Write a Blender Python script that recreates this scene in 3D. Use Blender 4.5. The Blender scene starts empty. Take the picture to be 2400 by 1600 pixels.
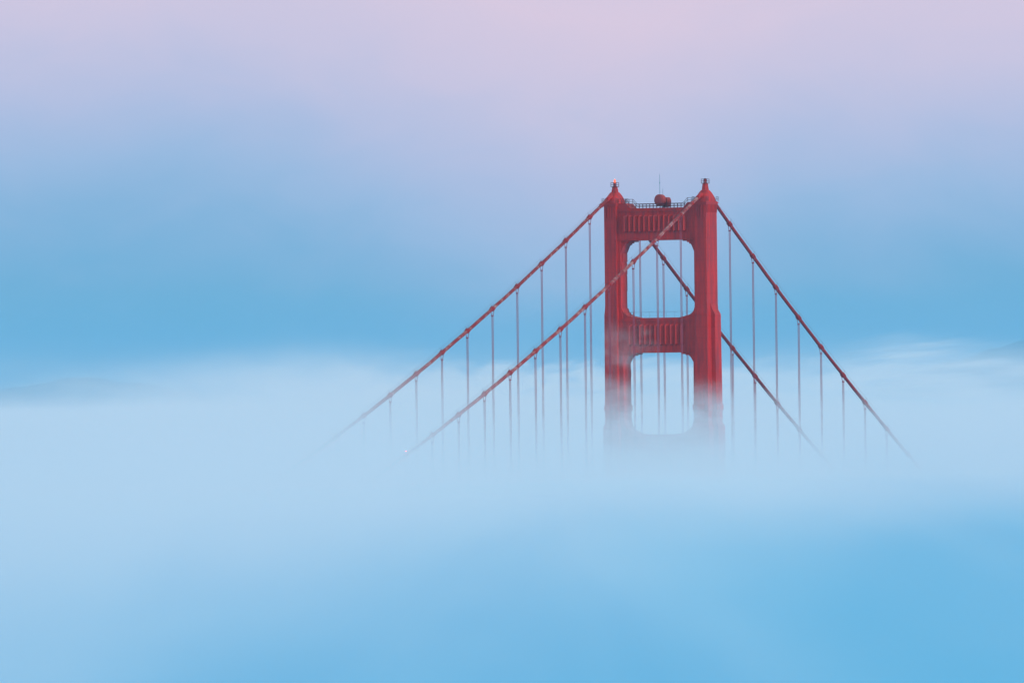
import bpy, bmesh, math, random
from mathutils import Vector, Matrix, noise
random.seed(7)
R = math.radians
scene = bpy.context.scene
COL = scene.collection

# ------------------------------------------------------------------ camera
F_PX, ROLL, HORIZ = 19724.2, -0.0119, 917.9          # measured on the 2400 px wide photograph
CAM_Z = 172.0
cam_d = bpy.data.cameras.new("camera")
cam_d.sensor_width = 36.0
cam_d.lens = F_PX * 36.0 / 2400.0
cam_d.clip_start = 1.0
cam_d.clip_end = 90000.0
cam = bpy.data.objects.new("camera", cam_d)
COL.objects.link(cam)
cr, sr = math.cos(ROLL), math.sin(ROLL)
right = Vector((cr, 0, sr)); up = Vector((-sr, 0, cr)); back = right.cross(up)
rot = Matrix((right, up, back)).transposed()
rot = rot @ Matrix.Rotation(math.atan((HORIZ - 800.0) / F_PX), 3, 'X')
cam.matrix_world = Matrix.Translation((0, 0, CAM_Z)) @ rot.to_4x4()
scene.camera = cam

# ------------------------------------------------------------------ node helpers
class NT:
    def __init__(s, tree):
        s.t = tree; s.n = tree.nodes; s.l = tree.links
        s.n.clear()
    def node(s, typ, **kw):
        x = s.n.new(typ)
        for k, v in kw.items(): setattr(x, k, v)
        return x
    def put(s, sock, v):
        if isinstance(v, (int, float)): sock.default_value = v
        elif isinstance(v, tuple): sock.default_value = v
        elif v is not None: s.l.new(v, sock)
    def m(s, op, a, b=None, c=None, clamp=False):
        x = s.node("ShaderNodeMath", operation=op); x.use_clamp = clamp
        for i, v in enumerate((a, b, c)):
            if v is not None: s.put(x.inputs[i], v)
        return x.outputs[0]
    def mix(s, f, a, b, blend='MIX'):
        x = s.node("ShaderNodeMix", data_type='RGBA', blend_type=blend)
        s.put(x.inputs[0], f); s.put(x.inputs[6], a); s.put(x.inputs[7], b)
        return x.outputs[2]
    def noise(s, vec, scale, detail=2.0, rough=0.5, dist=0.0):
        x = s.node("ShaderNodeTexNoise")
        s.put(x.inputs['Vector'], vec)
        x.inputs['Scale'].default_value = scale; x.inputs['Detail'].default_value = detail
        x.inputs['Roughness'].default_value = rough; x.inputs['Distortion'].default_value = dist
        return x.outputs[0]
    def smooth(s, v, a, b, lo=0.0, hi=1.0):
        x = s.node("ShaderNodeMapRange", interpolation_type='SMOOTHSTEP')
        s.put(x.inputs[0], v)
        for i, q in enumerate((a, b, lo, hi)): s.put(x.inputs[i + 1], q)
        return x.outputs[0]
    def mapping(s, vec, scale=(1, 1, 1), loc=(0, 0, 0)):
        x = s.node("ShaderNodeMapping")
        s.put(x.inputs[0], vec); x.inputs['Scale'].default_value = scale; x.inputs['Location'].default_value = loc
        return x.outputs[0]
    def ramp(s, f, stops):
        x = s.node("ShaderNodeValToRGB"); cr_ = x.color_ramp; cr_.interpolation = 'B_SPLINE' if False else 'EASE'
        cr_.interpolation = 'LINEAR'
        while len(cr_.elements) < len(stops): cr_.elements.new(0.5)
        for e, (p, c) in zip(cr_.elements, stops):
            e.position = p; e.color = (*c, 1)
        s.put(x.inputs[0], f)
        return x.outputs[0]

# ------------------------------------------------------------------ sky
SUN_EL, SUN_AZ = R(9.0), R(126.0)                    # low afterglow to the right of the view (+Y is 0)
world = bpy.data.worlds.new("World")
scene.world = world
world.use_nodes = True
w = NT(world.node_tree)
wc = w.node("ShaderNodeTexCoord").outputs['Generated']
sep = w.node("ShaderNodeSeparateXYZ"); w.l.new(wc, sep.inputs[0])
dx, dz = sep.outputs[0], sep.outputs[2]
nsky = w.node("ShaderNodeTexSky", sky_type='NISHITA')
nsky.sun_disc = False; nsky.sun_elevation = SUN_EL; nsky.sun_rotation = SUN_AZ; nsky.altitude = 170
n1 = w.noise(w.mapping(wc, (20, 20, 27), (3.6, 1.7, 0.9)), 1.0, 3.0, 0.5, 0.6)
n2 = w.noise(w.mapping(wc, (50, 50, 95), (0.3, 5.2, 9.1)), 1.0, 4.0, 0.55, 0.8)
swell = w.m('MULTIPLY_ADD', w.m('SUBTRACT', n1, 0.5), 0.010, w.m('MULTIPLY', w.m('SUBTRACT', n2, 0.5), 0.008))
# paler air over the strait, behind the tower
g = w.m('DIVIDE', w.m('SUBTRACT', dx, 0.010), 0.026)
pale = w.m('MULTIPLY_ADD', w.m('POWER', 2.718, w.m('MULTIPLY', w.m('MULTIPLY', g, g), -1.0)), 0.0105, w.smooth(dx, 0.03, 0.06, 0.0, 0.003))
hfade = w.smooth(dz, 0.05, 0.12, 1.0, 0.0)
e_ = w.m('ADD', dz, w.m('MULTIPLY', w.m('ADD', swell, pale), hfade))
low = w.ramp(w.m('DIVIDE', e_, 0.10, clamp=True), [
    (0.00, (.135, .400, .645)), (0.07, (.128, .405, .655)), (0.13, (.155, .418, .675)),
    (0.20, (.235, .450, .705)), (0.265, (.330, .490, .740)), (0.34, (.445, .520, .750)),
    (0.43, (.585, .560, .750)), (0.54, (.700, .590, .745)), (1.0, (.600, .590, .800))])
hi_mix = w.smooth(dz, 0.10, 0.45)
nis = w.mix(1.0, nsky.outputs[0], (.115, .115, .115, 1), 'MULTIPLY')
high = w.mix(0.25, (.70, .96, 1.04, 1), nis)
skyc = w.mix(hi_mix, low, high)
bg = w.node("ShaderNodeBackground"); w.l.new(skyc, bg.inputs[0]); bg.inputs[1].default_value = 1.0
wo = w.node("ShaderNodeOutputWorld"); w.l.new(bg.outputs[0], wo.inputs[0])

# ------------------------------------------------------------------ sun
sd = bpy.data.lights.new("sun", 'SUN')
sd.energy = 1.9; sd.angle = R(9); sd.color = (1.0, 0.62, 0.50)
sun = bpy.data.objects.new("sun", sd); COL.objects.link(sun)
sdir = Vector((math.sin(SUN_AZ) * math.cos(SUN_EL), math.cos(SUN_AZ) * math.cos(SUN_EL), math.sin(SUN_EL)))
sun.rotation_euler = sdir.to_track_quat('Z', 'Y').to_euler()
sun.location = (400, 1500, 500)

# ------------------------------------------------------------------ render settings
scene.view_settings.view_transform = 'Standard'
scene.view_settings.look = 'None'
scene.view_settings.exposure = 0.0
scene.view_settings.gamma = 1.0
scene.render.engine = 'CYCLES'
cy = scene.cycles
cy.use_denoising = True
cy.max_bounces = 6
cy.diffuse_bounces = 3
cy.volume_bounces = 2
cy.volume_step_rate = 1.0
cy.volume_max_steps = 512
cy.sample_clamp_indirect = 4.0

# ------------------------------------------------------------------ materials
def material(name, build):
    mt = bpy.data.materials.new(name); mt.use_nodes = True
    n = NT(mt.node_tree); out = n.node("ShaderNodeOutputMaterial")
    build(n, out); return mt

def paint(name, col, worn, amount=0.5, rough=0.6, sc=(.5, .5, .06), patch=0.0, patch_col=(.46, .29, .28), psc=1.0, seams=False):
    def b(n, out):
        tc = n.node("ShaderNodeTexCoord").outputs['Object']
        p = n.node("ShaderNodeBsdfPrincipled")
        a = n.noise(n.mapping(tc, sc), 1.6, 5, .6, .3)
        c = n.mix(n.smooth(a, .35, .7, 0.0, amount), (*col, 1), (*worn, 1))
        f = n.noise(tc, 2.2, 4, .6)
        c = n.mix(n.smooth(f, .5, .75, 0.0, .35), c, tuple(x * .6 for x in col) + (1,))
        if seams:                                  # plate joints: every 3 m in height, every 1.2 m across
            s3 = n.node("ShaderNodeSeparateXYZ"); n.l.new(tc, s3.inputs[0])
            hz = n.smooth(n.m('FRACT', n.m('DIVIDE', s3.outputs[2], 3.05)), 0.0, .07, .45, 0.0)
            vt = n.smooth(n.m('FRACT', n.m('DIVIDE', n.m('ADD', s3.outputs[1], s3.outputs[0]), 1.22)), 0.0, .10, .35, 0.0)
            c = n.mix(n.m('MAXIMUM', hz, vt), c, tuple(x * .45 for x in col) + (1,))
        if patch > 0:
            q = n.noise(tc, psc, 6, .68, .5)
            sp = n.node("ShaderNodeSeparateXYZ"); n.l.new(tc, sp.inputs[0])   # only the long span is weathered bare
            q = n.m('MULTIPLY', q, n.smooth(sp.outputs[0], -4.0, 4.0, 1.0, .6))
            c = n.mix(n.smooth(q, .55 - .1 * patch, .66, 0.0, .8), c, (*patch_col, 1))
        n.put(p.inputs['Base Color'], c)
        p.inputs['Roughness'].default_value = rough
        p.inputs['Specular IOR Level'].default_value = .25
        bp = n.node("ShaderNodeBump"); bp.inputs['Strength'].default_value = .25; bp.inputs['Distance'].default_value = .05
        n.l.new(f, bp.inputs['Height']); n.l.new(bp.outputs[0], p.inputs['Normal'])
        n.l.new(p.outputs[0], out.inputs[0])
    return material(name, b)

M_RED = paint("orange_red_paint", (.56, .017, .018), (.28, .020, .030), .9, seams=True)
M_TRIM = paint("darker_red_paint", (.46, .022, .028), (.34, .024, .032), .6)
M_CABLE = paint("weathered_cable_paint", (.32, .015, .022), (.19, .015, .024), .8, sc=(.5, .5, .5), patch=.9, psc=.42)
M_CABLE2 = paint("cable_paint", (.28, .014, .020), (.17, .015, .024), .8, sc=(.5, .5, .5), patch=.45, psc=.5)
M_BAND = paint("cable_band_paint", (.36, .018, .026), (.24, .02, .03), .5)
M_ROPE = paint("suspender_rope_paint", (.33, .062, .105), (.24, .055, .10), .5, sc=(2, 2, .2))
M_DARK = paint("dark_steel", (.12, .03, .045), (.07, .03, .045), .5)
M_DISH = paint("red_dish_cover", (.40, .050, .055), (.30, .045, .05), .6, sc=(1, 1, 1))
M_TEAL = paint("blue_green_antenna", (.10, .30, .36), (.08, .22, .30), .3, sc=(1, 1, 1))

def glow(name, col, strength):
    def b(n, out):
        e = n.node("ShaderNodeEmission"); e.inputs[0].default_value = (*col, 1); e.inputs[1].default_value = strength
        n.l.new(e.outputs[0], out.inputs[0])
    return material(name, b)
M_GLOW = glow("lit_red_lens", (1.0, .13, .06), 2.2)
M_GLOW_CORE = glow("lit_lamp_core", (1.0, .5, .35), 2.2)
M_GLOW_FAR = glow("lit_lamp_in_fog", (1.0, .16, .22), 60.0)

def b_fogsheet(n, out):
    tc = n.node("ShaderNodeTexCoord").outputs['Object']
    p = n.node("ShaderNodeBsdfPrincipled")
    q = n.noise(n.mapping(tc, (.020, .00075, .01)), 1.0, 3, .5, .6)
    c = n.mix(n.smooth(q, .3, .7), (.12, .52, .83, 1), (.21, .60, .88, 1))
    n.put(p.inputs['Base Color'], c)
    p.inputs['Roughness'].default_value = 1.0; p.inputs['Specular IOR Level'].default_value = 0.0
    n.l.new(p.outputs[0], out.inputs[0])
M_FOGSHEET = material("dense_fog", b_fogsheet)

def b_hill(n, out):
    tc = n.node("ShaderNodeTexCoord").outputs['Object']
    p = n.node("ShaderNodeBsdfPrincipled")
    q = n.noise(tc, .012, 5, .6)
    n.put(p.inputs['Base Color'], n.mix(q, (.03, .09, .11, 1), (.07, .14, .15, 1)))
    p.inputs['Roughness'].default_value = 1.0; p.inputs['Specular IOR Level'].default_value = 0.0
    n.l.new(p.outputs[0], out.inputs[0])
M_HILL = material("wooded_hill", b_hill)

def b_water(n, out):
    tc = n.node("ShaderNodeTexCoord").outputs['Object']
    p = n.node("ShaderNodeBsdfPrincipled")
    p.inputs['Base Color'].default_value = (.01, .05, .09, 1); p.inputs['Roughness'].default_value = .2
    bp = n.node("ShaderNodeBump"); bp.inputs['Strength'].default_value = .4
    n.l.new(n.noise(tc, .08, 5, .6), bp.inputs['Height']); n.l.new(bp.outputs[0], p.inputs['Normal'])
    n.l.new(p.outputs[0], out.inputs[0])
M_WATER = material("sea_water", b_water)

# ------------------------------------------------------------------ mesh helpers
def link_mesh(name, bm, mat, parent=None, smooth=False):
    me = bpy.data.meshes.new(name)
    bmesh.ops.recalc_face_normals(bm, faces=bm.faces)
    bm.to_mesh(me); bm.free()
    me.materials.append(mat)
    if smooth:
        for p in me.polygons: p.use_smooth = True
    o = bpy.data.objects.new(name, me); COL.objects.link(o)
    if parent is not None: o.parent = parent
    return o

def tag(o, label=None, cat=None, group=None, kind=None):
    if label: o["label"] = label
    if cat: o["category"] = cat
    if group: o["group"] = group
    if kind: o["kind"] = kind
    return o

def empty(name, loc=(0, 0, 0), rz=0.0, parent=None):
    o = bpy.data.objects.new(name, None); COL.objects.link(o)
    o.empty_display_size = 1.0
    o.location = loc; o.rotation_euler = (0, 0, rz)
    if parent is not None: o.parent = parent
    return o

def box(bm, x0, x1, y0, y1, z0, z1):
    v = [bm.verts.new(p) for p in ((x0, y0, z0), (x1, y0, z0), (x1, y1, z0), (x0, y1, z0),
                                   (x0, y0, z1), (x1, y0, z1), (x1, y1, z1), (x0, y1, z1))]
    for f in ((3, 2, 1, 0), (4, 5, 6, 7), (0, 1, 5, 4), (1, 2, 6, 5), (2, 3, 7, 6), (3, 0, 4, 7)):
        bm.faces.new([v[i] for i in f])

def loft(bm, rings, cap=True):
    vs = [[bm.verts.new(p) for p in r] for r in rings]
    n = len(rings[0])
    for a, b in zip(vs[:-1], vs[1:]):
        for i in range(n):
            bm.faces.new((a[i], a[(i + 1) % n], b[(i + 1) % n], b[i]))
    if cap:
        bm.faces.new(list(reversed(vs[0]))); bm.faces.new(vs[-1])

def tube(bm, pts, rad, seg=10, cap=True):
    pts = [Vector(p) for p in pts]
    rads = rad if isinstance(rad, (list, tuple)) else [rad] * len(pts)
    rings = []
    ref = None
    for i, p in enumerate(pts):
        d = (pts[min(i + 1, len(pts) - 1)] - pts[max(i - 1, 0)]).normalized()
        if ref is None:
            ref = Vector((0, 0, 1)) if abs(d.z) < .9 else Vector((1, 0, 0))
        a = d.cross(ref).normalized(); b = a.cross(d)
        ref = b
        rings.append([p + (a * math.cos(2 * math.pi * k / seg) + b * math.sin(2 * math.pi * k / seg)) * rads[i] for k in range(seg)])
    loft(bm, rings, cap)

def prism(bm, poly, axis_a, axis_b, z_of=None):
    """closed polygon (y,z) extruded along x from axis_a to axis_b"""
    loft(bm, [[(axis_a, p[0], p[1]) for p in poly], [(axis_b, p[0], p[1]) for p in poly]])

# ------------------------------------------------------------------ bridge frame
# local x = u (along the deck, minus = towards the viewer), local y = v (plus = right leg), z from the water
TH, BX, BY, ZS = 0.4553, 41.345, 2313.8, 172.0 + 54.76
# local +x -> world (sin, cos); local +y must point to world (cos, -sin): left-handed, so v is stored as -y
def loc(u, v, z): return (u, -v, z)
RZ = math.pi / 2 - TH
def wpt(u, v, z):
    return Vector((BX + u * math.sin(TH) + v * math.cos(TH), BY + u * math.cos(TH) - v * math.sin(TH), z))

def B(bm, u0, u1, v0, v1, z0, z1): box(bm, u0, u1, -v1, -v0, ZS + z0, ZS + z1)   # heights relative to the saddle

tower = empty("bridge_tower", (BX, BY, 0), RZ)
tag(tower, "tall red orange suspension bridge tower with two legs and fluted struts in fog", "bridge tower")

# ---- legs
LEGV = 13.715
def leg_mesh(side):
    bm = bmesh.new()
    def plan(hu, hv, pi, pu0, pu1, po, qu0, qu1):
        # pi: inner protrusion, po: outer protrusion (metres beyond hv)
        hi = hv + pi; ho = hv + po
        pts = [(-hu, -hv), (pu0, -hv), (pu0, -hi), (pu1, -hi), (pu1, -hv), (hu, -hv),
               (hu, hv), (qu1, hv), (qu1, ho), (qu0, ho), (qu0, hv), (-hu, hv)]
        # local v before side flip: minus = inner
        return [(u, v * side + LEGV * side) for u, v in pts]
    e = .012
    up_ = plan(3.55, 1.72, .80, -2.4, 1.8, e, -1.2, 2.6)
    lo0 = plan(3.62, 1.78, .80, -2.4, 1.8, .35, -1.2, 2.6)
    lo_ = plan(3.85, 1.86, 1.15, -2.4, 2.3, 1.18, -1.25, 2.6)
    lo2 = plan(3.95, 1.92, 1.25, -2.4, 2.4, 1.25, -1.25, 2.7)
    lor = plan(4.15, 2.08, 1.32, -2.6, 2.6, 1.32, -1.4, 2.9)
    lo3 = plan(4.45, 2.30, 1.45, -2.7, 2.8, 1.45, -1.5, 3.0)
    rings = []
    for z, p in ((-227, lo3), (-64.8, lo3), (-63.8, lo2), (-60.6, lo2), (-60.3, lor), (-59.0, lor), (-58.7, lo2),
                 (-36, lo_), (-34.2, lo_), (-32.6, lo0), (-31.2, up_), (-4.1, up_)):
        rings.append([loc(u, v, ZS + z) for u, v in p])
    if True:
        rings = rings
    loft(bm, rings)
    # panel band at the foot of the upper shaft, front face
    s = side
    c = LEGV * s
    B(bm, -3.89, -3.86, c - 1.5, c + 1.5, -34.9, -34.2)
    # plate splice bands, 3 cm proud, give the riveted joints of the shaft
    for z in (-9.6, -17.9, -26.2):
        B(bm, -3.58, -3.553, c - 1.66, c + 1.66, z, z + .16)
        o = c + s * (1.72 + .02)
        B(bm, -3.4, 3.4, min(o, o + s * .03), max(o, o + s * .03), z, z + .16)
    return bm

def leg_flutes(side):
    bm = bmesh.new(); c = LEGV * side
    # small flutes under the cornice on the outer face, deeper ones on the front face
    for k in range(10):
        u = -3.2 + k * .71
        o = c + side * 1.735
        B(bm, u, u + .34, min(o, o + side * .12), max(o, o + side * .12), -6.2, -4.15)
    for k in range(4):
        v = c - 1.45 + k * .80
        B(bm, -3.70, -3.556, v, v + .44, -7.9 + (k % 2) * .5, -4.15)
    return bm

PLAT = {-1: 1.30, 1: 1.68}
for side in (-1, 1):
    lg = link_mesh("leg", leg_mesh(side), M_RED, tower)
    link_mesh("fluting", leg_flutes(side), M_RED, lg)
    bm = bmesh.new(); c = LEGV * side
    for z0, z1, g in ((-4.15, -3.75, .22), (-3.75, -3.45, .42), (-3.45, -3.2, .20)):
        B(bm, -3.55 - g, 3.55 + g, c - 1.72 - g, c + 1.72 + g, z0 + .002, z1)
    link_mesh("cornice", bm, M_TRIM, lg)

    # saddle housing: convex bell over the cable saddle
    bm = bmesh.new(); rings = []
    for z, a, b in ((-3.2, 3.62, 1.90), (-2.7, 3.50, 1.88), (-2.1, 3.05, 1.78), (-1.5, 2.50, 1.60), (-.9, 1.90, 1.38), (-.45, 1.42, 1.15), (-.15, 1.05, .95)):
        ring = []
        for k in range(24):
            t = 2 * math.pi * (k + .5) / 24
            cx, sx = math.cos(t), math.sin(t)
            q = .35
            ring.append(loc(a * math.copysign(abs(cx) ** q, cx), c + b * math.copysign(abs(sx) ** q, sx), ZS + z))
        rings.append(ring)
    loft(bm, rings)
    hs = link_mesh("saddle_housing", bm, M_TRIM if False else M_RED, tower)
    # spire
    bm = bmesh.new(); rings = []
    DZP = PLAT[side] - 1.75
    for z, a in ((-.45, 1.12), (-.1, .98), (.5, .90), (1.2 + DZP, .80), (1.75 + DZP, .74)):
        rings.append([loc(a * math.cos(math.pi * (k + .5) / 4), c + a * math.sin(math.pi * (k + .5) / 4), ZS + z) for k in range(8)])
    loft(bm, rings)
    link_mesh("spire", bm, M_RED, hs)
    # small railed platform
    bm = bmesh.new()
    B(bm, -.88, .88, c - .88, c + .88, 1.75 + DZP, 1.91 + DZP)
    for a in (-.82, .82):
        for b in (-.82, .82):
            tube(bm, [loc(a, c + b, ZS + 1.87 + DZP), loc(a, c + b, ZS + 2.98 + DZP)], .075, 6)
    for z in (2.40 + DZP, 2.95 + DZP):
        q = [loc(-.82, c - .82, ZS + z), loc(.82, c - .82, ZS + z), loc(.82, c + .82, ZS + z), loc(-.82, c + .82, ZS + z)]
        for i in range(4): tube(bm, [q[i], q[(i + 1) % 4]], .065, 6)
    link_mesh("lamp_platform", bm, M_DARK, hs)
    for s2 in (-1, 1):                        # guard rails on the cornice, one beside each corner of the housing
        for ua, ub in ((-4.05, -2.6), (2.4, 3.95)):
            bm = bmesh.new()
            for u in (ua, (ua + ub) / 2, ub):
                tube(bm, [loc(u, c + 2.1 * s2, ZS - 3.2), loc(u, c + 2.1 * s2, ZS - 1.9)], .055, 6)
            for z in (-1.95, -2.55):
                tube(bm, [loc(ua, c + 2.1 * s2, ZS + z), loc(ub, c + 2.1 * s2, ZS + z)], .055, 6)
            link_mesh("guard_rail", bm, M_DARK, hs)
    for s2 in (-1, 1):
        bm = bmesh.new()
        tube(bm, [loc(s2 * .5, c + .2, ZS + 1.35 + DZP), loc(s2 * 1.25, c + .2, ZS + .55), loc(s2 * 1.35, c + .2, ZS - .25)], .04, 6)
        link_mesh("ladder_rail", bm, M_DARK, hs)

# ---- struts
INNER = LEGV - 1.72 - .01
def strut(ztop, zbot, fl_z0, fl_z1, fl_v, nfl, hu=2.45, inner=INNER, sag=0.0):
    s = link_mesh("cross_strut", strut_body(ztop, zbot, hu, inner, sag), M_RED, tower)
    for sgn in (-1, 1):                       # fluted relief on both faces
        bm = bmesh.new()
        per = 2 * fl_v / nfl
        for k in range(nfl):
            v0 = -fl_v + k * per
            prof = [(v0, .03), (v0 + per * .10, .86), (v0 + per * .64, .10), (v0 + per * .66, .002), (v0, .002)]
            def P(z): return [loc(sgn * (hu + d), v, ZS + z) for v, d in prof]
            def P2(z, f): return [loc(sgn * (hu + .002 + (d - .002) * f), v, ZS + z) for v, d in prof]
            loft(bm, [P2(fl_z1, .15), P2(fl_z1 + .45, 1), P2(fl_z0 - .3, 1), P2(fl_z0, .2)])
        link_mesh("fluted_relief", bm, M_RED, s)
    return s

def strut_body(ztop, zbot, hu, inner, sag):
    bm = bmesh.new()
    B(bm, -hu, hu, -inner, inner, zbot + .35, ztop - .9)
    B(bm, -hu - .32, hu + .32, -inner, inner, ztop - .9, ztop - .45)
    B(bm, -hu - .12, hu + .12, -inner, inner, ztop - .45, ztop)
    B(bm, -hu - .16, hu + .16, -inner, inner, zbot, zbot + .35)
    # end pilasters beside the legs
    for s in (-1, 1):
        a, b = sorted((s * (inner - .9), s * inner))
        B(bm, -hu - .10, hu + .10, a, b, zbot + .35, ztop - .9)
    return bm

S1 = strut(-4.75, -13.6, -6.7, -11.5, 9.75, 13)
S2 = strut(-34.9, -44.5, -36.7, -42.6, 8.6, 11, inner=LEGV - 1.86 - .01)
S3 = strut(-66.9, -77.5, -69.0, -75.2, 8.0, 10, hu=2.6, inner=LEGV - 2.3 - .01)

def bracket(pts, hu, parent, s):
    """stepped knee bracket: polygon in (distance from leg face, z) mirrored by s"""
    bm = bmesh.new()
    ring = lambda u: [loc(u, s * (INNER - d), ZS + z) for d, z in pts]
    loft(bm, [ring(-hu), ring(hu)])
    return link_mesh("bracket", bm, M_RED, parent)

for s in (-1, 1):
    # stepped knee brackets, (distance from the leg face, height)
    bracket([(.0, -13.602), (4.3, -13.602), (4.3, -13.95), (3.0, -13.95), (3.0, -14.3), (2.4, -14.3), (2.3, -14.75), (1.9, -14.75), (1.6, -15.2), (.85, -16.9), (0, -16.9)], 2.2, S1, s)
    for u0, u1, d, z0, z1 in ((-1.0, 1.83, .98, -19.4, -16.92), (-1.7, 1.83, .93, -22.8, -19.8), (-.2, 1.83, .89, -27.4, -23.2)):
        bm = bmesh.new()      # corbel blocks stepping down the leg
        a, b = sorted((s * (INNER - .79), s * (INNER - d)))
        B(bm, u0, u1, a, b, z0, z1)
        link_mesh("corbel", bm, M_RED, S1)
    bracket([(.0, -34.898), (5.6, -34.898), (4.3, -34.62), (2.6, -34.2), (1.9, -33.8), (1.3, -33.2), (.95, -32.2), (0, -31.9)], 2.2, S2, s)
    bracket([(.0, -44.502), (5.2, -44.502), (5.0, -44.95), (3.9, -44.95), (3.7, -45.25), (2.9, -45.25), (2.2, -45.9), (1.45, -47.2), (1.4, -48.8), (0, -48.8)], 2.2, S2, s)
    for u0, u1, d, z0, z1 in ((-1.0, 2.33, 1.50, -51.0, -49.0), (-1.7, 2.33, 1.38, -55.6, -51.4)):
        bm = bmesh.new()
        a, b = sorted((s * (INNER - 1.1), s * (INNER - d)))
        B(bm, u0, u1, a, b, z0, z1)
        link_mesh("corbel", bm, M_RED, S2)
    pts = [(.0, -66.898), (7.0, -66.898), (5.0, -66.6), (3.7, -66.1), (2.6, -65.4), (1.9, -64.4), (1.6, -63.2), (0, -63.2)]
    bracket(pts, 2.3, S3, s)

# ---- railing on the top strut and the low one on the second
def rail(bm, pts, z_off, rad): tube(bm, [(p[0], p[1], p[2] + z_off) for p in pts], rad, 6)
bm = bmesh.new()
path = [(-11.6, -3.3), (-9.4, -3.3), (-8.0, -4.72), (8.0, -4.72), (9.4, -3.3), (11.6, -3.3)]
for hu in (-2.4, 2.4):
    P = [loc(hu, v, ZS + z) for v, z in path]
    for zo in (.55, 1.15): rail(bm, P, zo, .07)
    n = 22
    for k in range(n + 1):
        v = -11.6 + 23.2 * k / n
        a = abs(v)
        z = -4.72 if a <= 8 else (-3.3 if a >= 9.4 else -4.72 + (a - 8) / 1.4 * 1.42)
        tube(bm, [loc(hu, v, ZS + z - .02), loc(hu, v, ZS + z + 1.17)], .065, 6)
rl = link_mesh("railing", bm, M_DARK, S1)
for s in (-1, 1):
    bm = bmesh.new()
    loft(bm, [[loc(u, s * v, ZS + z) for v, z in ((11.98, -4.748), (8.0, -4.748), (9.4, -3.32), (11.98, -3.32))] for u in (-2.3, 2.3)])
    link_mesh("stair_ramp", bm, M_TRIM, S1)
bm = bmesh.new()
tube(bm, [loc(-2.2, -11, ZS - 33.3), loc(-2.2, 11, ZS - 33.3)], .028, 6)
for k in range(9): tube(bm, [loc(-2.2, -10 + k * 2.5, ZS - 34.92), loc(-2.2, -10 + k * 2.5, ZS - 33.3)], .02, 6)
for z in (-33.3, -34.0):
    tube(bm, [loc(-2.2, -9.0, ZS + z), loc(-2.2, -7.4, ZS + z)], .05, 6)
for v in (-8.3, -7.4): tube(bm, [loc(-2.2, v, ZS - 34.92), loc(-2.2, v, ZS - 33.2)], .06, 6)
link_mesh("railing", bm, M_DARK, S2)

# ------------------------------------------------------------------ things standing on the tower
def drum(name, u, v, zc, r, depth, yaw, label):
    o = empty(name, wpt(u, v, ZS - 4.75), RZ + yaw)
    tag(o, label, "dish antenna", "red drum antennas on the tower top")
    zz = zc - (-4.75)
    bm = bmesh.new(); rings = []
    for x, q in ((depth, .86), (depth, .9), (depth * .92, 1.0), (.1, 1.0), (0, 1.0)):
        rings.append([(-x, r * q * math.cos(t), zz + r * q * math.sin(t)) for t in [2 * math.pi * k / 40 for k in range(40)]])
    loft(bm, rings)
    link_mesh("shroud", bm, M_DISH, o, False)
    bm = bmesh.new(); rings = []
    for x, q in ((depth + .012, .86), (depth + .09, .7), (depth + .14, .4), (depth + .16, .08)):
        rings.append([(-x, r * q * math.cos(t), zz + r * q * math.sin(t)) for t in [2 * math.pi * k / 40 for k in range(40)]])
    loft(bm, rings)
    link_mesh("radome", bm, M_DISH, o, True)
    bm = bmesh.new()
    tube(bm, [(.25, 0, 0), (.25, 0, zz + r * .3)], .12, 10)
    for s in (-1, 1): tube(bm, [(.25, s * .9, 0), (.2, s * .12, zz * .62)], .06, 8)
    box(bm, .002, .3, -.4, .4, zz - .35, zz + .35)
    link_mesh("mount", bm, M_DARK, o)
drum("dish_antenna", -.6, .70, -2.65, 1.62, 1.3, R(-12), "larger round red drum antenna facing left on top strut of the bridge tower")
drum("dish_antenna", -.1, 1.65, -3.2, 1.38, 1.2, R(140), "smaller dark red drum antenna behind the larger one facing away right")

def whip(u, v, z0, h, r, label, knob=None):
    bm = bmesh.new()
    tube(bm, [(0, 0, 0), (0, 0, h * .55), (0, 0, h)], [r, r * .85, r * .6], 8)
    if knob: tube(bm, [(0, 0, h * knob - .12), (0, 0, h * knob + .12)], r * 2.2, 8)
    box(bm, -r * 3, r * 3, -r * 3, r * 3, 0, .08)
    o = link_mesh("whip_antenna", bm, M_TEAL)
    o.location = wpt(u, v, ZS + z0)
    tag(o, label, "antenna", "whip antennas on the tower top")
whip(.1, -.1, -4.75, 9.35, .075, "tall thin blue green whip antenna with a knob halfway, standing behind the round red drums", .74)
whip(.2, .75, -4.75, 5.4, .06, "short thin whip antenna right of the tall one above the drum antennas")

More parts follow.
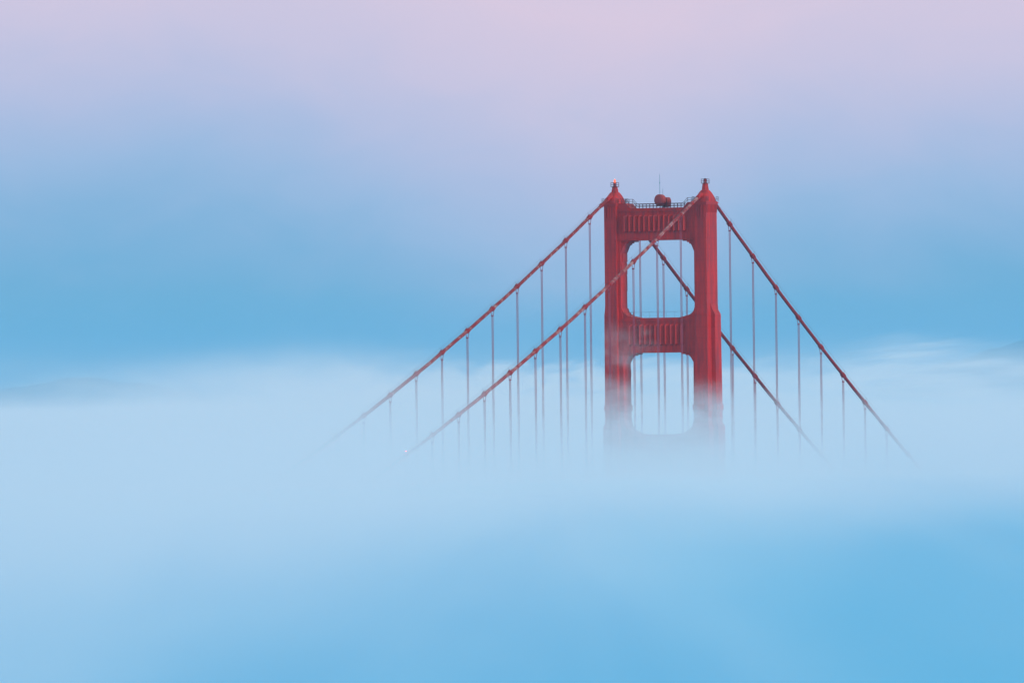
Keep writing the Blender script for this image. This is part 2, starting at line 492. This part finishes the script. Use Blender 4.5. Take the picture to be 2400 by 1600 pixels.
# lit beacon on the left spire, unlit lamp on the right spire
def beacon(side, lit):
    c = LEGV * side
    o = empty("beacon_lamp", wpt(0, c, ZS + PLAT[side] + .16), RZ)
    tag(o, "glowing red warning beacon on the railed left spire of the tower" if lit else
        "unlit dark red lamp housing inside the railed right spire platform", "beacon")
    bm = bmesh.new()
    tube(bm, [(0, 0, 0), (0, 0, .18), (0, 0, .22), (0, 0, .95 if lit else 1.15)], [.42, .42, .26, .30 if lit else .36], 12)
    link_mesh("lamp_base", bm, M_BAND, o)
    bm = bmesh.new(); zb = .96 if lit else 1.16
    hgt = 1.0 if lit else .12
    tube(bm, [(0, 0, zb), (0, 0, zb + hgt * .25), (0, 0, zb + hgt * .8), (0, 0, zb + hgt)], [.26, .30, .26, .08] if lit else [.3, .3, .2, .05], 14)
    link_mesh("lens" if lit else "cap", bm, M_GLOW if lit else M_DARK, o)
    if lit:
        bm = bmesh.new(); tube(bm, [(0, 0, zb + hgt + .01), (0, 0, zb + hgt + .16)], [.10, .03], 8)
        link_mesh("lens_tip", bm, M_GLOW_CORE, o)
beacon(-1, True); beacon(1, False)

# ------------------------------------------------------------------ main cables
SP = 15.24
O1, O2, A1, B1, A2, B2 = 1.1636, .5021, .4478, .3498e-3, .5917, .3826e-3
def zc(u):
    if u < 0:
        d = -u; return -(A1 * d - B1 * d * d)
    return -(A2 * u - B2 * u * u)
def cable_z(u):
    # round the corner over the saddle
    if abs(u) < 3.0:
        a, b = zc(-3.0), zc(3.0); t = (u + 3) / 6
        return a + (b - a) * t + .35 * 4 * t * (1 - t)
    return zc(u)
ULEFT, URIGHT = -420.0, 330.0
NL, NR = 16, 14
def spots():
    for k in range(1, NL + 1): yield -1, k, -(k * SP + O1)
    for k in range(1, NR + 1): yield 1, k, k * SP + O2

def band_bm(u, v):
    bm = bmesh.new()
    d = Vector((1, 0, (zc(u + .5) - zc(u - .5)))).normalized()
    p = Vector(loc(u, v, ZS + zc(u)))
    tube(bm, [p - d * .62, p - d * .5, p - d * .15, p - d * .13, p + d * .13, p + d * .15, p + d * .5, p + d * .62],
         [.50, .58, .60, .70, .70, .60, .58, .50], 14)
    side = Vector((0, 1, 0)); upv = side.cross(d); upv = upv if upv.z > 0 else -upv
    for s in (-1, 1):                       # bolted flanges
        q = p + side * s * .62
        vs = []
        for a in (-.5, .5):
            for b in (-.16, .16):
                for e in (-.14, .14):
                    vs.append(bm.verts.new(q + d * a + upv * b + side * e))
        for f in ((0, 1, 3, 2), (4, 5, 7, 6), (0, 1, 5, 4), (2, 3, 7, 6), (0, 2, 6, 4), (1, 3, 7, 5)):
            bm.faces.new([vs[i] for i in f])
    # stanchion foot
    tube(bm, [p + upv * .55, p + upv * .95], .12, 8)
    return bm

for side, nm in ((-1, "rear"), (1, "front")):
    v = LEGV * side
    label = ("thick red main cable over the left leg of the tower, running behind the cross struts" if side < 0 else
             "weathered red main cable over the right leg, crossing in front of the left leg")
    rootc = empty("main_cable", (BX, BY, 0), RZ)
    tag(rootc, label, "main cable", "main cables of the bridge")
    us = [ULEFT + i * 5.0 for i in range(int((URIGHT - ULEFT) / 5) + 1)]
    us = sorted(set(us + [-3, -2, -1, 0, 1, 2, 3]))
    bm = bmesh.new()
    pts = []
    for u in us:
        wob = .035 * math.sin(u * .55 + side) + .03 * math.sin(u * .23)
        pts.append(loc(u, v, ZS + cable_z(u) + wob))
    tube(bm, pts, [.46 + .015 * math.sin(u * 1.3) for u in us], 16)
    link_mesh("cable", bm, M_CABLE if side > 0 else M_CABLE2, rootc, True)
    # sleeves where the cable enters the housing
    for a, b in ((-5.6, -2.6), (2.6, 4.8)):
        bm = bmesh.new()
        tube(bm, [loc(a, v, ZS + cable_z(a)), loc(a + .01, v, ZS + cable_z(a)), loc(b, v, ZS + cable_z(b))], [.5, .57, .64], 16)
        link_mesh("sleeve", bm, M_RED, rootc, True)
    for a in (-9.0,):
        bm = bmesh.new()
        tube(bm, [loc(a, v, ZS + cable_z(a)), loc(a + .3, v, ZS + cable_z(a + .3))], .60, 16)
        link_mesh("collar", bm, M_RED, rootc, True)
    # hand ropes
    for s in (-1, 1):
        bm = bmesh.new()
        kn = [-(NL * SP + O1) + i * SP for i in range(NL)] + [0.0] + [k * SP + O2 for k in range(1, NR + 1)]
        for a, b in zip(kn[:-1], kn[1:]):
            seg = []
            for i in range(5):
                t = i / 4; u = a + (b - a) * t
                z0 = 1.9 if a != 0 and b != 0 else 1.9
                za = zc(a) + 1.35; zb = zc(b) + 1.35
                if a == 0: za = -.3
                if b == 0: zb = -.3
                seg.append(loc(u, v + s * .42, ZS + za + (zb - za) * t - .25 * 4 * t * (1 - t) * .6))
            tube(bm, seg, .022, 5)
        for k in kn:
            if k: tube(bm, [loc(k, v + s * .42, ZS + zc(k) + .3), loc(k, v + s * .42, ZS + zc(k) + 1.45)], .03, 5)
        link_mesh("hand_rope", bm, M_DARK, rootc)
    for sd_, k, u in spots():
        link_mesh("cable_band", band_bm(u, v), M_BAND, rootc)

# ------------------------------------------------------------------ suspender ropes
ORD = ["first", "second", "third", "fourth", "fifth", "sixth", "seventh", "eighth", "ninth", "tenth",
       "eleventh", "twelfth", "thirteenth", "fourteenth", "fifteenth", "sixteenth"]
for side in (-1, 1):
    v = LEGV * side
    for sd_, k, u in spots():
        if sd_ < 0 and k > 12: continue
        if sd_ > 0 and k > (8 if side > 0 else 9): continue
        z = zc(u)
        o = empty("suspender_cable", wpt(u, v, ZS + z), RZ)
        lean = random.uniform(-.012, .012)
        cab = "weathered front cable" if side > 0 else "rear cable"
        tag(o, "%s paired vertical rope %s of the tower, hung from the %s" % (ORD[k - 1], "left" if sd_ < 0 else "right", cab),
            "suspender cable", "vertical suspender ropes hanging from the main cables")
        L = ZS + z - 78.0
        bm = bmesh.new()
        for a in (-.13, .13):
            for b in (-1, 1):
                pts = [(a, b * .30, .52), (a, b * .52, .15), (a, b * .50, -.25), (a * .9, b * .20, -1.75)]
                n = 24
                for i in range(n + 1):
                    t = i / n
                    w_ = .05 * math.sin(t * L / 7.0 + u) * min(1, t * 6) * (1 - t)
                    pts.append((a * .8 + w_, b * .17 + w_ * .5, -1.85 - t * (L - 1.85)))
                tube(bm, pts, .042, 6)
        link_mesh("rope", bm, M_ROPE, o)
        bm = bmesh.new()
        box(bm, -.20, .20, -.30, .30, -1.98, -1.72)
        box(bm, -.24, .24, -.14, .14, -2.0, -1.70)
        link_mesh("clamp", bm, M_BAND, o)

# small lamp low on the front cable, half lost in the fog
u_l = -(11 * SP + O1 + 15.0)
o = empty("cable_lamp", wpt(u_l, LEGV, ZS + zc(u_l)), RZ)
tag(o, "tiny pink lamp glowing through the fog at the low left end of the front cable", "lamp")
bm = bmesh.new(); tube(bm, [(0, 0, .4), (0, 0, .75)], .10, 8); link_mesh("bracket", bm, M_DARK, o)
bm = bmesh.new(); tube(bm, [(0, 0, .76), (0, 0, .86), (0, 0, 1.08), (0, 0, 1.18)], [.08, .14, .14, .05], 12); link_mesh("lens", bm, M_GLOW_FAR, o)

# ------------------------------------------------------------------ water, hills, fog
def sheet(name, x0, x1, y0, y1, nx, ny, fz, mat, smooth=True, ypow=1.0):
    bm = bmesh.new(); rows = []
    for j in range(ny + 1):
        y = y0 + (y1 - y0) * (j / ny) ** ypow
        rows.append([bm.verts.new((x0 + (x1 - x0) * i / nx, y, fz(x0 + (x1 - x0) * i / nx, y))) for i in range(nx + 1)])
    for a, b in zip(rows[:-1], rows[1:]):
        for i in range(nx): bm.faces.new((a[i], a[i + 1], b[i + 1], b[i]))
    o = link_mesh(name, bm, mat, None, smooth)
    return o

o = sheet("water", -9500, 9500, -3000, 19000, 4, 4, lambda x, y: 0.0, M_WATER)
tag(o, kind="structure")

def fog_z(x, y):
    n = noise.noise(Vector((x * .005, y * .0015, 3.3))) * 1.0 + noise.noise(Vector((x * .012, y * .003, 8.1))) * .3
    base = 149.0 + 3.5 * min(1, max(0, (y - 2600) / 2500)) - 2.5 * max(0, (1500 - y) / 1500)
    return base + n
o = sheet("fog_bank", -6000, 6000, -1500, 18500, 240, 360, fog_z, M_FOGSHEET, True, 1.6)
tag(o, "dense pale blue sea of fog filling the strait below the tower", "fog", kind="stuff")

def hill(name, cx, cy_, rx, ry, top, seed, label):
    def fz(x, y):
        a = ((x - cx) / rx); b = ((y - cy_) / ry)
        d = math.exp(-(a * a + b * b) * 1.4)
        n = noise.fractal(Vector((x * .0022 + seed, y * .0022, seed)), .9, 2.1, 5) * .10
        n2 = noise.noise(Vector((x * .02, y * .02, seed))) * .03
        return top * (d * (1 + n + n2) - .06)
    o = sheet(name, cx - rx * 1.9, cx + rx * 1.9, cy_ - ry * 1.9, cy_ + ry * 1.9, 150, 60, fz, M_HILL)
    tag(o, label, kind="structure")
hill("hills", 1180, 15300, 800, 1300, 318, 2.2, "distant blue wooded hill above the fog at the right edge")
hill("hills", -800, 15600, 800, 1300, 200, 5.9, "low distant blue hill barely above the fog at the left")

def vol_box(name, x0, x1, y0, y1, z0, z1, build):
    bm = bmesh.new(); box(bm, x0, x1, y0, y1, z0, z1)
    mt = material(name, build)
    o = link_mesh(name, bm, mt)
    return o, mt

BP = wpt(-6, -LEGV, 0)
def b_fog(n, out):
    tc = n.node("ShaderNodeTexCoord").outputs['Object']
    sp = n.node("ShaderNodeSeparateXYZ"); n.l.new(tc, sp.inputs[0])
    x, y, z = sp.outputs
    # billows: long in the wind direction, finer broken edge on top of them
    a = n.noise(n.mapping(tc, (.010, .0007, .02), (1.3, 0.2, 0)), 1.0, 2.0, .5, .5)
    b = n.noise(n.mapping(tc, (.040, .006, .06), (7.3, 2.2, 1)), 1.0, 2.0, .5, .3)
    c = n.noise(n.mapping(tc, (.030, .0011, .05), (4.3, 6.2, 3)), 1.0, 3.0, .55, .6)
    amp = n.smooth(y, 1500, 2400, 14.0, 9.0)
    lum = n.m('MULTIPLY_ADD', n.m('SUBTRACT', a, .5), amp, n.m('MULTIPLY', n.m('SUBTRACT', b, .5), 9.0))
    lum = n.m('MULTIPLY_ADD', n.m('SUBTRACT', c, .5), n.smooth(y, 900, 2300, 17.0, 7.0), lum)
    farw = n.smooth(y, 2650, 3200)
    tb = n.m('POWER', 2.718, n.m('MULTIPLY', n.m('POWER', n.m('DIVIDE', n.m('ADD', x, 52.0), 46.0), 2.0), -1.0))
    tilt = n.m('MULTIPLY_ADD', tb, 9.0, n.smooth(x, 40.0, 100.0, 0.0, -4.0))
    near = n.smooth(y, 450, 1950, -16.0, 0.0)
    top = n.m('ADD', n.m('ADD', n.m('ADD', n.m('ADD', 172.4, lum), tilt), n.m('MULTIPLY', farw, -8.0)), near)
    h = n.m('SUBTRACT', top, z)
    d1 = n.smooth(h, -3.0, 7.0, 0.0, .0008)
    d2 = n.smooth(h, 4.0, 30.0, 0.0, .0054)
    thick = n.smooth(y, 2600, 3300, 1.0, 4.0)
    main = n.m('MULTIPLY', n.m('ADD', d1, d2), thick)
    def bell(y0, wd):
        q = n.m('DIVIDE', n.m('SUBTRACT', y, y0), wd)
        return n.m('POWER', 2.718, n.m('MULTIPLY', n.m('MULTIPLY', q, q), -1.0))
    # a curtain of fog passing just in front of the tower
    tn = n.noise(n.mapping(tc, (.10, .004, .20), (1.1, 4.0, 6.0)), 1.0, 4.0, .55, 1.0)
    shred = n.m('MAXIMUM', n.smooth(tn, .36, .62, .25, 1.6), n.smooth(h, 6.0, 20.0, 0.0, .8))
    main = n.m('ADD', main, n.m('MULTIPLY', n.m('MULTIPLY', bell(2225.0, 62.0), shred), n.smooth(h, -5.0, 9.0, 0.0, .0062)))
    # billowing banks further out over the bay
    bx1 = n.smooth(x, -150.0, -35.0, 165.0, 179.0)
    bx2 = n.m('MULTIPLY_ADD', n.m('POWER', 2.718, n.m('MULTIPLY', n.m('POWER', n.m('DIVIDE', n.m('SUBTRACT', x, 262.0), 38.0), 2.0), -1.0)), 11.0,
              n.smooth(x, -200.0, 90.0, 158.0, 186.0))
    for y0, wd, t0, am, am2, seed, dn, lo, up_ in ((3350.0, 210.0, bx1, 9.0, 24.0, 11.3, .0042, -5.0, 9.0),
                                                   (5300.0, 420.0, bx2, 14.0, 50.0, 4.7, .0024, -9.0, 13.0)):
        k = 3350.0 / y0
        na = n.noise(n.mapping(tc, (.016 * k, .0006, .03 * k), (seed, 1.0, 2.0)), 1.0, 2.0, .5, .6)
        nb = n.noise(n.mapping(tc, (.036 * k, .0005, .10 * k), (seed * 2, 3.3, 2.0)), 1.0, 4.0, .58, 1.0)
        tp = n.m('MULTIPLY_ADD', n.m('SUBTRACT', na, .5), am, t0)
        tp = n.m('MULTIPLY_ADD', n.m('SUBTRACT', nb, .5), am2, tp)
        # shredded crest: streaky gaps near the top, closed again lower down
        nc = n.noise(n.mapping(tc, (.055 * k, .0003, .13 * k), (seed + 3.1, 8.0, 2.0)), 1.0, 4.0, .6, 1.2)
        hh = n.m('SUBTRACT', tp, z)
        gap = n.m('MAXIMUM', n.smooth(nc, .40, .62, .10, 1.6), n.smooth(hh, 8.0, 27.0))
        main = n.m('ADD', main, n.m('MULTIPLY', n.m('MULTIPLY', bell(y0, wd), gap), n.smooth(hh, lo - 3.0, up_, 0.0, dn)))
    # thin mist far out over the bay
    mist = n.m('MULTIPLY', n.smooth(y, 2900, 6500, 0.0, .00020), n.m('MULTIPLY', n.smooth(z, 170, 213, 1.0, 0.0), n.smooth(a, .36, .66, .15, 2.4)))
    # one torn wisp drifting across the left leg at the second strut
    ex = n.m('DIVIDE', n.m('SUBTRACT', x, BP.x + 4.5), 9.0)
    ey = n.m('DIVIDE', n.m('SUBTRACT', y, BP.y - 25.0), 28.0)
    ez = n.m('DIVIDE', n.m('SUBTRACT', z, ZS - 43.5), 7.0)
    rr = n.m('ADD', n.m('ADD', n.m('MULTIPLY', ex, ex), n.m('MULTIPLY', ey, ey)), n.m('MULTIPLY', ez, ez))
    wn = n.noise(n.mapping(tc, (.16, .05, .22), (2, 1, 4)), 1.0, 3.0, .55, .8)
    rr = n.m('MULTIPLY_ADD', n.m('SUBTRACT', wn, .5), 4.0, rr)
    wisp = n.m('MULTIPLY', n.smooth(rr, -.6, 1.3, .013, 0.0), n.smooth(wn, .30, .60, 1.0, .35))
    dens = n.m('ADD', n.m('ADD', main, mist), wisp)
    v = n.node("ShaderNodeVolumePrincipled")
    v.inputs['Color'].default_value = (.90, .965, 1.0, 1)
    v.inputs['Anisotropy'].default_value = 0.0
    n.l.new(dens, v.inputs['Density'])
    n.l.new(v.outputs[0], out.inputs['Volume'])
o, mt = vol_box("fog", -1100, 1100, 350, 6800, 120, 214, b_fog)
mt.cycles.volume_step_rate = 1.3
tag(o, "soft drifting fog around the tower legs and cables", "fog", kind="stuff")

def b_haze(n, out):
    v = n.node("ShaderNodeVolumePrincipled")
    v.inputs['Color'].default_value = (.46, .82, .97, 1)
    v.inputs['Density'].default_value = 2.5e-5
    n.l.new(v.outputs[0], out.inputs['Volume'])
o, mt = vol_box("haze", -9800, 9800, -3500, 19500, -1, 262, b_haze)
tag(o, "thin blue dusk haze", "haze", kind="stuff")

# deeper blue air over the far side of the bay, in front of the hills
def b_far(n, out):
    v = n.node("ShaderNodeVolumePrincipled")
    v.inputs['Color'].default_value = (.28, .63, .83, 1)
    v.inputs['Density'].default_value = 2.1e-4
    n.l.new(v.outputs[0], out.inputs['Volume'])
o, mt = vol_box("haze", -8000, 8000, 7200, 14200, -.5, 262.5, b_far)
tag(o, "deeper blue haze over the far side of the bay", "haze", kind="stuff")
